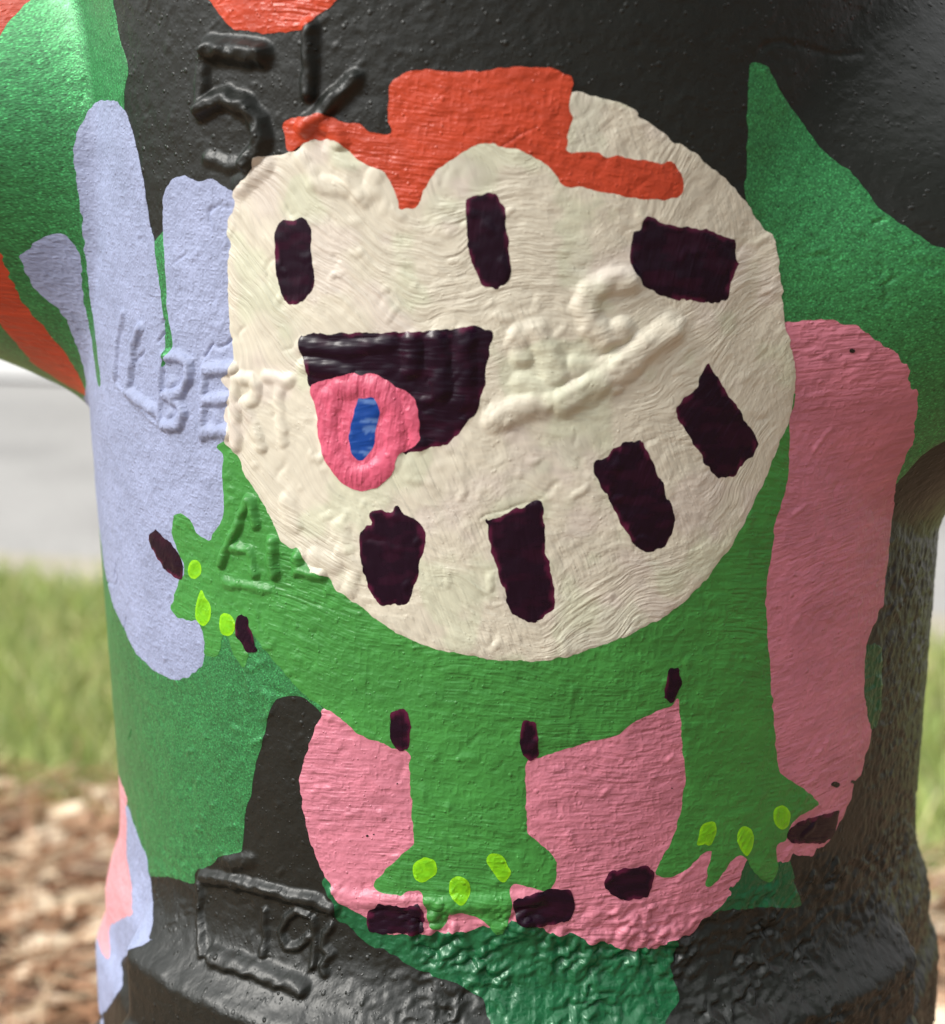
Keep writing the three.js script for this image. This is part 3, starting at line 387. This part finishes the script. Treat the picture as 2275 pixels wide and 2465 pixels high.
  const clip = (T3) => { const out = [], isCut = []; for (let e = 0; e < 3; e++) { const a = T3[e], b = T3[(e + 1) % 3], sa = sd[a[1] * w + a[0]], sb = sd[b[1] * w + b[0]]; if (sa < 0) { out.push(node(...a)); isCut.push(0); } if ((sa < 0) !== (sb < 0)) { out.push(cut(a, b)); isCut.push(1); } }
    for (let e = 2; e < out.length; e++) tri.push(out[0], out[e - 1], out[e]);
    for (let e = 0; e < out.length; e++) { const f = (e + 1) % out.length; if (isCut[e] && isCut[f]) rim.push([out[e], out[f]]); } };
  for (let j = 0; j + 1 < h; j++) for (let i = 0; i + 1 < w; i++) {
    if (sd[j * w + i] >= 0 && sd[j * w + i + 1] >= 0 && sd[(j + 1) * w + i] >= 0 && sd[(j + 1) * w + i + 1] >= 0) continue;
    clip([[i, j], [i + 1, j], [i + 1, j + 1]]); clip([[i, j], [i + 1, j + 1], [i, j + 1]]);
  }
  const g = new THREE.BufferGeometry();
  const topCount = pos.length / 3;
  const tmp = new THREE.BufferGeometry(); tmp.setAttribute('position', new THREE.Float32BufferAttribute(pos, 3)); tmp.setIndex(tri.slice()); tmp.computeVertexNormals();
  const nor = Array.from(tmp.attributes.normal.array);
  const skirt = new Map(); const low = (v) => { let k = skirt.get(v); if (k === undefined) { const [p, nn, u, y] = cutInfo.get(v); const c = col.slice(3 * v, 3 * v + 3); k = put(p, nn, u, y, 0, -0.0001); for (let e = 0; e < 3; e++) { col[3 * k + e] = c[e]; nor.push(nor[3 * v + e]); } skirt.set(v, k); } return k; };
  for (const [a, b] of rim) { const c = low(a), d = low(b); tri.push(a, c, d, a, d, b); }
  g.setAttribute('position', new THREE.Float32BufferAttribute(pos, 3)); g.setAttribute('normal', new THREE.Float32BufferAttribute(nor, 3)); g.setAttribute('uv', new THREE.Float32BufferAttribute(uv, 2)); g.setAttribute('color', new THREE.Float32BufferAttribute(col, 3)); g.setIndex(tri);
  void topCount;
  return part(name, g, mat, opt.parent ?? hydrant, opt.label);
}
const C = { green: lin(0.080, 0.54, 0.165), lavender: lin(0.34, 0.385, 0.57), pinkpale: lin(0.85, 0.38, 0.43), pink: lin(0.68, 0.225, 0.30), body: lin(0.058, 0.29, 0.052), cream: lin(0.75, 0.695, 0.56), orange: lin(0.62, 0.070, 0.026), purple: lin(0.012, 0.0022, 0.011), tongue: lin(0.72, 0.115, 0.20), blue: lin(0.010, 0.065, 0.30), lime: lin(0.22, 0.62, 0.008) };
coat('painted_leaf', 'green_left', C.green, M.green, 1, { label: 'metallic green paint over the side outlet and lower barrel', rag: 0.25 });
coat('painted_band', 'orange_cap_band', C.orange, M.orange, 2, { label: 'orange paint at the outlet end' });
coat('painted_band', 'orange_outlet_band', C.orange, M.orange, 2, { label: 'orange stripe under the side outlet' });
coat('painted_foot', 'pink_base', C.pinkpale, M.pink, 2, { label: 'pale pink paint on the foot of the barrel' });
coat('painted_foot', 'lavender_base', C.lavender, M.lavender, 3, { label: 'lavender paint running down the foot of the barrel' });
coat('painted_leaf', 'green_right', C.green, M.green, 1, { label: 'pointed metallic green flare under the side outlet', rag: 0.25 });
coat('painted_leaf', 'green_shin', lin(0.012, 0.10, 0.036), M.pitted, 1, { label: 'sliver of green paint beside the pink shell' });
coat('painted_leaf', 'green_foot', lin(0.012, 0.13, 0.046), M.pitted, 1, { label: 'green patch under the clawed foot' });
coat('painted_leaf', 'green_bottom', lin(0.012, 0.13, 0.046), M.pitted, 1, { label: 'glossy green paint over pitted iron' });
coat('painted_hand', 'lavender', C.lavender, M.lavender, 2, { label: 'lavender paint with long rounded fingers' });
const shell = coat('painted_shell', 'pink_shell', C.pink, M.pink, 2, { label: 'pink shell behind the green creature', uv: { turn: 6 }, fray: 0.5 });
const body = coat('painted_body', 'body', C.body, M.body, 3, { label: 'bright green creature body with clawed feet', uv: { turn: -4, shift: 0.37 } });
const face = coat('painted_face', 'face', C.cream, M.cream, 4, { label: 'round cream face with thick brush strokes', thick: 0.00012, rag: 0.45, uv: { bow: [-6, 0.0095] },
  shade: (u, y) => { const n = 0.95 + 0.1 * fbm(u / 8, y / 8, 600), a = sm((fbm(u / 10, y / 10, 610) - 0.52) * 6), b = sm((fbm(u / 12, y / 12, 620) - 0.55) * 6); return [C.cream.r * n * (1 - 0.05 * a), C.cream.g * n * (1 + 0.02 * a - 0.03 * b), C.cream.b * n * (1 - 0.04 * a + 0.03 * b)]; } });
coat('painted_hat', 'hat', C.orange, M.orange, 5, { label: 'orange brimmed hat on the cream face', uv: { turn: -8, shift: 0.2 } });
coat('painted_disc', 'orange_disc', C.orange, M.orange, 2, { label: 'orange disc above the raised number' });
const thinEdge = (c, e) => (u, y, s) => { const k = sm((s + 0.9 + 0.9 * (noise(u / 1.2, y / 1.2, 630) - 0.5)) / 0.8) * sm((noise(u / 3, y / 3, 640) - 0.42) * 4) + 0.12 * sm((fbm(u / 4, y / 1.6, 650) - 0.5) * 5); return [lerp(c.r, e.r, k), lerp(c.g, e.g, k), lerp(c.b, e.b, k)]; };
const MAGENTA = lin(0.10, 0.010, 0.040);
const spot = (name, key, parent, turn, label) => coat(name, key, C.purple, M.purple, parent === face ? 6 : 9, { parent, thick: 0.00005, shade: thinEdge(C.purple, MAGENTA), rag: 0.34, fray: 0.5, uv: { turn, shift: turn * 0.013 }, label });
spot('eye', 'eye_left', face, 90); spot('eye', 'eye_right', face, 84);
spot('seed', 'seed_1', face, 80); spot('seed', 'seed_2', face, 60); spot('seed', 'seed_3', face, 64); spot('seed', 'seed_4', face, 95); spot('seed', 'seed_5', face, 100);
spot('mouth', 'mouth', face, 0, 'dark purple open mouth');
coat('tongue', 'tongue', C.tongue, M.pink, 7, { parent: face, label: 'pink tongue', uv: { turn: 80 } });
coat('tongue_mark', 'tongue_mark', C.blue, M.purple, 8, { parent: face, label: 'blue mark on the pink tongue', shade: (u, y) => { const e = sm((fbm(u / 3, y / 0.9, 670) - 0.53) * 9); return [lerp(0.008, 0.10, e), lerp(0.060, 0.20, e), lerp(0.30, 0.48, e)]; }, uv: { turn: 20 } });
spot('knee_spot', 'knee_1', body, 90); spot('knee_spot', 'knee_2', body, 80); spot('knee_spot', 'knee_3', body, 90); spot('palm_spot', 'palm_1', body, 50); spot('palm_spot', 'palm_2', body, 60);
spot('rim_spot', 'rim_1', shell, 5); spot('rim_spot', 'rim_2', shell, -10); spot('rim_spot', 'rim_3', shell, -5); spot('rim_spot', 'rim_4', shell, -20);
for (let k = 1; k <= 9; k++) coat('nail', `nail_${k}`, C.lime, M.lime, 9, { parent: body, shade: (u, y, t) => { const e = 0.7 * sm((t + 0.7) / 0.5) + 0.6 * (fbm(u / 1.1, y / 0.8, 660 + k, 2) - 0.5); return [lerp(0.20, 0.34, e), lerp(0.60, 0.82, e), 0.008]; }, rag: 0.2, uv: { turn: 30 * k, shift: k * 0.11 }, thick: 0.00006 });

for (let k = 1; k <= 14; k++) coat('paint_chip', `chip_${k}`, k === 9 ? lin(0.5, 0.47, 0.4) : OLIVE, M.dark, 9, { rag: 0.15, thick: 0.00003, parent: k === 9 ? hydrant : shell });
// the rest of the hydrant, above and below the picture
{
  const plain = new THREE.MeshPhysicalMaterial({ color: lin(0.032, 0.033, 0.028), roughness: 0.45, bumpMap: BUMP.dark, bumpScale: 0.00016 });
  const lathe = (pts, n = 96) => new THREE.LatheGeometry(pts.map(([r, y]) => new THREE.Vector2(r, y)), n);
  part('base_flange', lathe([[0.09, 0.2865], [0.1035, 0.2862], [0.1035, 0.266], [0.116, 0.2635], [0.119, 0.260], [0.119, 0.238], [0.116, 0.235], [0.092, 0.234]]), plain);
  part('lower_barrel', lathe([[0.092, 0.234], [0.092, 0.10], [0.094, 0.06], [0.094, -0.02]]), plain);
  part('top_flange', lathe([[0.1, 0.598], [0.118, 0.600], [0.125, 0.606], [0.125, 0.626], [0.120, 0.630], [0.098, 0.632]]), plain);
  part('bonnet', lathe([[0.098, 0.632], [0.098, 0.66], [0.090, 0.69], [0.070, 0.715], [0.045, 0.728], [0.032, 0.732], [0.032, 0.748], [0.001, 0.75]]), plain);
  const nut = new THREE.CylinderGeometry(0.017, 0.019, 0.04, 5); nut.translate(0, 0.768, 0); part('operating_nut', nut, plain);
  const bolt = mergeGeometries([new THREE.CylinderGeometry(0.010, 0.010, 0.009, 6), new THREE.CylinderGeometry(0.006, 0.006, 0.05, 12)]);
  for (let k = 0; k < 8; k++) { const a = (k + 0.5) * Math.PI / 4; for (const y of [0.2295, 0.6345]) { const b = part('bolt', bolt, plain); b.position.set(0.108 * Math.sin(a), y, 0.108 * Math.cos(a)); } }
  const capMat = new THREE.MeshPhysicalMaterial({ color: C.orange, roughness: 0.42, bumpMap: BUMP.coat, bumpScale: 0.0003 });
  for (const [t0, y0, r, out] of [[-97, 0.503, 0.046, 0.190], [80, 0.480, 0.044, 0.165]]) {
    const g = mergeGeometries([new THREE.CylinderGeometry(r * 0.86, r * 0.90, 0.03, 48), new THREE.CylinderGeometry(r, r, 0.024, 48).translate(0, 0.026, 0), new THREE.CylinderGeometry(0.014, 0.016, 0.028, 5).translate(0, 0.052, 0)]);
    const c = part('outlet_cap', g, capMat); const t = t0 * D2R; c.position.set(out * Math.sin(t), y0, out * Math.cos(t)); c.quaternion.setFromUnitVectors(new THREE.Vector3(0, 1, 0), new THREE.Vector3(Math.sin(t), 0, Math.cos(t)));
  }
}

// ---------------------------------------------------------------- ground: mulch bed, lawn strip, kerb, road
function sheet(x0, x1, z0, z1, y, n, m, edge0, edge1, rough, s) {                      // z0(x) and z1(x) bound the strip, uv in metres
  const g = new THREE.BufferGeometry(), p = [], uv = [], ix = [];
  for (let j = 0; j <= m; j++) for (let i = 0; i <= n; i++) { const x = lerp(x0, x1, i / n), a = z0(x) + edge0 * (noise(x * 14, 1, s) - 0.5), b = z1(x) + edge1 * (noise(x * 14, 5, s) - 0.5), z = lerp(a, b, j / m); p.push(x, y + rough * (fbm(x * 9, z * 9, s) - 0.5), z); uv.push(x, z); }
  for (let j = 0; j < m; j++) for (let i = 0; i < n; i++) { const a = j * (n + 1) + i; ix.push(a, a + 1, a + n + 2, a, a + n + 2, a + n + 1); }
  g.setAttribute('position', new THREE.Float32BufferAttribute(p, 3)); g.setAttribute('uv', new THREE.Float32BufferAttribute(uv, 2)); g.setIndex(ix); g.computeVertexNormals(); return g;
}
function groundTex(fn) { const N = 512, d = new Uint8Array(N * N * 4); for (let j = 0; j < N; j++) for (let i = 0; i < N; i++) { const c = fn(i / N, j / N); d.set([...c.map((q) => clamp(Math.pow(clamp(q), 1 / 2.2)) * 255), 255], (j * N + i) * 4); } const t = new THREE.DataTexture(d, N, N); t.wrapS = t.wrapT = THREE.RepeatWrapping; t.magFilter = THREE.LinearFilter; t.colorSpace = THREE.SRGBColorSpace; t.needsUpdate = true; return t; }
const mulchZ = (x) => -0.70 + 0.24 * x, lawnZ = (x) => -1.29 + 0.23 * x, roadZ = (x) => -1.43 + 0.24 * x, farZ = (x) => -2.9 + 0.25 * x;
{
  const soil = new THREE.MeshStandardMaterial({ roughness: 0.95, map: groundTex((u, v) => { const n = tn(u, v, 60, 60, 700), m = tn(u, v, 14, 14, 701); return [0.13 + 0.12 * n * m, 0.075 + 0.07 * n * m, 0.042 + 0.04 * n * m]; }) });
  const g = sheet(-60, 60, () => 30, () => -90, -0.012, 60, 60, 0, 0, 0, 1); structure('ground', g, soil);
  structure('mulch_bed', sheet(-3, 3, () => 1.6, (x) => mulchZ(x) - 0.05, 0.0, 120, 60, 0, 0, 0.012, 2), soil);
  const turf = new THREE.MeshStandardMaterial({ roughness: 0.95, map: groundTex((u, v) => { const n = tn(u, v, 90, 90, 710), m = tn(u, v, 9, 9, 711); return [0.10 + 0.10 * n, 0.125 + 0.10 * m * n, 0.045 + 0.03 * n]; }) });
  structure('lawn', sheet(-3, 3, mulchZ, (x) => lawnZ(x) - 0.03, 0.006, 120, 20, 0.05, 0, 0.01, 3), turf);
  const conc = new THREE.MeshStandardMaterial({ roughness: 0.85, map: groundTex((u, v) => { const n = 0.85 + 0.2 * tn(u, v, 120, 120, 720) + 0.1 * tn(u, v, 7, 7, 721); return [0.40 * n, 0.36 * n, 0.29 * n]; }) });
  structure('kerb', sheet(-6, 6, lawnZ, roadZ, 0.014, 60, 4, 0.01, 0, 0.002, 4), conc);
  const asphalt = new THREE.MeshStandardMaterial({ roughness: 0.85, map: groundTex((u, v) => { const n = 0.75 + 0.3 * tn(u, v, 200, 200, 730) + 0.25 * tn(u, v, 6, 6, 731); return [0.31 * n, 0.30 * n, 0.285 * n]; }) });
  structure('road', sheet(-30, 30, roadZ, farZ, 0.002, 60, 20, 0, 0, 0.004, 5), asphalt);
  const pale = new THREE.MeshStandardMaterial({ roughness: 0.8, map: groundTex((u, v) => { const n = 0.9 + 0.15 * tn(u, v, 90, 90, 740); return [0.56 * n, 0.55 * n, 0.53 * n]; }) });
  structure('pavement', sheet(-30, 30, farZ, (x) => farZ(x) - 3, 0.01, 60, 10, 0, 0, 0.002, 6), pale);
}
function scatter(name, label, category, geo, mat, n, place, colour) {
  const im = new THREE.InstancedMesh(geo, mat, n), m = new THREE.Matrix4(), q = new THREE.Quaternion(), e = new THREE.Euler();
  for (let k = 0; k < n; k++) { const { p, r, s } = place(k); e.set(...r); q.setFromEuler(e); m.compose(p, q, s); im.setMatrixAt(k, m); im.setColorAt(k, colour(k)); }
  im.castShadow = im.receiveShadow = true; named(im, name); im.userData = { kind: 'stuff', label, category }; scene.add(im); return im;
}
{
  const V = (x, y, z) => new THREE.Vector3(x, y, z);
  const blade = new THREE.BufferGeometry(); { const p = [], ix = [], n = 4; for (let k = 0; k <= n; k++) { const t = k / n, w = 0.0022 * (1 - t * 0.85), b = 0.35 * t * t; p.push(-w, t, b, w, t, b); if (k) { const a = 2 * k - 2; ix.push(a, a + 1, a + 3, a, a + 3, a + 2); } } blade.setAttribute('position', new THREE.Float32BufferAttribute(p, 3)); blade.setIndex(ix); blade.computeVertexNormals(); }
  const grassMat = new THREE.MeshPhysicalMaterial({ roughness: 0.7, side: THREE.DoubleSide, transmission: 0.3, thickness: 0 });
  scatter('grass', 'short green lawn grass beyond the mulch bed', 'grass', blade, grassMat, 46000, () => {
    const x = lerp(-1.5, 1.3, rnd()), t = Math.pow(rnd(), 0.9), z = lerp(mulchZ(x) + 0.05 * (rnd() - 0.3), lawnZ(x) - 0.01, t), h = lerp(0.022, 0.055, rnd());
    return { p: V(x, 0.003, z), r: [lerp(-0.7, 0.7, rnd()), rnd() * 6.28, lerp(-0.7, 0.7, rnd())], s: V(1, h, h) };
  }, () => { const a = rnd(), b = 0.9 + 0.7 * rnd(); return a < 0.2 ? lin(0.56 * b, 0.50 * b, 0.27 * b) : lin(lerp(0.26, 0.38, a) * b, lerp(0.36, 0.43, a) * b, 0.13 * b); });
  const chip = new THREE.BoxGeometry(1, 1, 1, 3, 1, 2); { const a = chip.attributes.position; for (let k = 0; k < a.count; k++) { const x = a.getX(k), z = a.getZ(k); a.setXYZ(k, x + 0.12 * (noise(z * 3 + 9, x * 2, 800) - 0.5), a.getY(k) * (1 - 0.5 * Math.abs(x)) + 0.5 * (noise(x * 2, 3, 801) - 0.5), z * (1 - 0.7 * x * x) + 0.2 * (noise(x * 4, 7, 802) - 0.5)); } chip.computeVertexNormals(); }
  const barkMat = new THREE.MeshStandardMaterial({ roughness: 0.85 });
  const inBed = () => { const x = lerp(-1.3, 1.1, rnd()); let z = lerp(mulchZ(x) - 0.03, 0.25, rnd()); return [x, z]; };
  const barkTone = () => { const a = rnd(), b = 0.75 + 0.5 * rnd(); return a < 0.36 ? lin(0.74 * b, 0.60 * b, 0.43 * b) : a < 0.76 ? lin(0.44 * b, 0.27 * b, 0.17 * b) : lin(0.16 * b, 0.085 * b, 0.05 * b); };
  scatter('bark_mulch', 'brown bark chips spread round the hydrant', 'mulch', chip, barkMat, 7000, () => { const [x, z] = inBed(), l = lerp(0.012, 0.05, rnd() ** 1.6); return { p: V(x, 0.006 + 0.018 * rnd(), z), r: [lerp(-0.5, 0.5, rnd()), rnd() * 6.28, lerp(-0.4, 0.4, rnd())], s: V(l, lerp(0.003, 0.008, rnd()), l * lerp(0.25, 0.6, rnd())) }; }, barkTone);
  const needle = new THREE.BufferGeometry(); { const p = [], ix = [], n = 6; for (let k = 0; k <= n; k++) { const t = k / n - 0.5, b = 0.25 * t * t; p.push(t, 0.004, b - 0.007, t, 0.012, b, t, 0.004, b + 0.007); if (k) { const a = 3 * k - 3; for (const [c, d] of [[0, 1], [1, 2], [2, 0]]) ix.push(a + c, a + d, a + 3 + d, a + c, a + 3 + d, a + 3 + c); } } needle.setAttribute('position', new THREE.Float32BufferAttribute(p, 3)); needle.setIndex(ix); needle.computeVertexNormals(); }
  scatter('pine_straw', 'long orange brown pine needles over the mulch bed', 'pine straw', needle, barkMat, 9000, () => { const [x, z] = inBed(), l = lerp(0.06, 0.16, rnd()); return { p: V(x, 0.012 + 0.022 * rnd(), z), r: [0, rnd() * 6.28, lerp(-0.12, 0.12, rnd())], s: V(l, lerp(0.08, 0.16, rnd()), lerp(0.08, 0.16, rnd())) }; },
    () => { const a = rnd(), b = 0.75 + 0.5 * rnd(); return a < 0.3 ? lin(0.70 * b, 0.54 * b, 0.36 * b) : lin(0.48 * b, 0.26 * b, 0.145 * b); });
}

// ---------------------------------------------------------------- shade trees on the lawn beside and behind the viewer: they darken what the hydrant's right side and front mirror
function tree(label, x, z, height, spread, leaves) {
  const g = named(new THREE.Group(), 'shade_tree'); g.position.set(x, 0, z); g.userData = { label, category: 'tree', group: 'shade trees in front of the hydrant' }; scene.add(g);
  const bark = new THREE.MeshStandardMaterial({ color: lin(0.11, 0.085, 0.06), roughness: 0.95 });
  const limb = (a, b, r0, r1) => { const c = new THREE.CatmullRomCurve3([a, a.clone().lerp(b, 0.5).add(new THREE.Vector3(rnd() - 0.5, 0.2, rnd() - 0.5).multiplyScalar(0.25)), b]), t = new THREE.TubeGeometry(c, 8, 1, 9), p = t.attributes.position, q = new THREE.Vector3(); for (let i = 0; i <= 8; i++) { const m = c.getPoint(i / 8), r = lerp(r0, r1, i / 8); for (let k = 0; k <= 9; k++) { const e = i * 10 + k; q.fromBufferAttribute(p, e).sub(m).multiplyScalar(r).add(m); p.setXYZ(e, q.x, q.y, q.z); } } t.computeVertexNormals(); return t; };
  const o = new THREE.Vector3(0, -0.05, 0), fork = new THREE.Vector3(0, height * 0.42, 0), parts = [limb(o, fork, 0.17, 0.11)], tips = [];
  for (let k = 0; k < 9; k++) { const a = k * 2.4 + rnd(), e = new THREE.Vector3(Math.cos(a) * spread * (0.35 + 0.5 * rnd()), height * lerp(0.6, 0.95, rnd()), Math.sin(a) * spread * (0.35 + 0.5 * rnd())); parts.push(limb(fork.clone().multiplyScalar(0.75 + 0.25 * rnd()), e, 0.06, 0.015)); tips.push(e, e.clone().lerp(fork, 0.4)); }
  const trunk = shadowed(new THREE.Mesh(mergeGeometries(parts), bark)); trunk.name = 'trunk'; g.add(trunk);
  const leaf = new THREE.BufferGeometry(); leaf.setAttribute('position', new THREE.Float32BufferAttribute([0, 0, 0, 0.5, 0.08, 0.3, 1, 0, 0, 0.5, 0.08, -0.3], 3)); leaf.setIndex([0, 1, 2, 0, 2, 3]); leaf.computeVertexNormals();
  const im = new THREE.InstancedMesh(leaf, new THREE.MeshPhysicalMaterial({ roughness: 0.6, side: THREE.DoubleSide, transmission: 0.3, thickness: 0 }), leaves), m = new THREE.Matrix4(), q = new THREE.Quaternion(), e = new THREE.Euler();
  for (let k = 0; k < leaves; k++) { const t = tips[k % tips.length], a = rnd() * 6.283, c = 2 * rnd() - 1, r = spread * 0.48 * Math.cbrt(rnd()), s = Math.sqrt(1 - c * c); e.set(rnd() * 6.28, rnd() * 6.28, rnd() * 6.28); q.setFromEuler(e); const l = lerp(0.10, 0.20, rnd()); m.compose(new THREE.Vector3(t.x + r * s * Math.cos(a), t.y + 0.75 * r * c, t.z + r * s * Math.sin(a)), q, new THREE.Vector3(l, l, l)); im.setMatrixAt(k, m); const b = 0.7 + 0.6 * rnd(); im.setColorAt(k, lin(0.045 * b, 0.085 * b, 0.025 * b)); }
  im.name = 'crown'; im.userData.kind = 'stuff'; im.castShadow = im.receiveShadow = true; g.add(im);
}
tree('broad leafy tree beside the outlet with the green flare', 4.2, 1.5, 3.2, 1.9, 5200);
tree('tall leafy tree facing the painted face', 1.2, 4.0, 3.8, 2.3, 5200);
tree('leafy tree next to the tall one, across from the pink shell', 3.6, 3.0, 3.4, 2.1, 4600);
scene.traverse((o) => { if (o.isMesh) o.castShadow = o.receiveShadow = true; });
renderer.render(scene, camera);
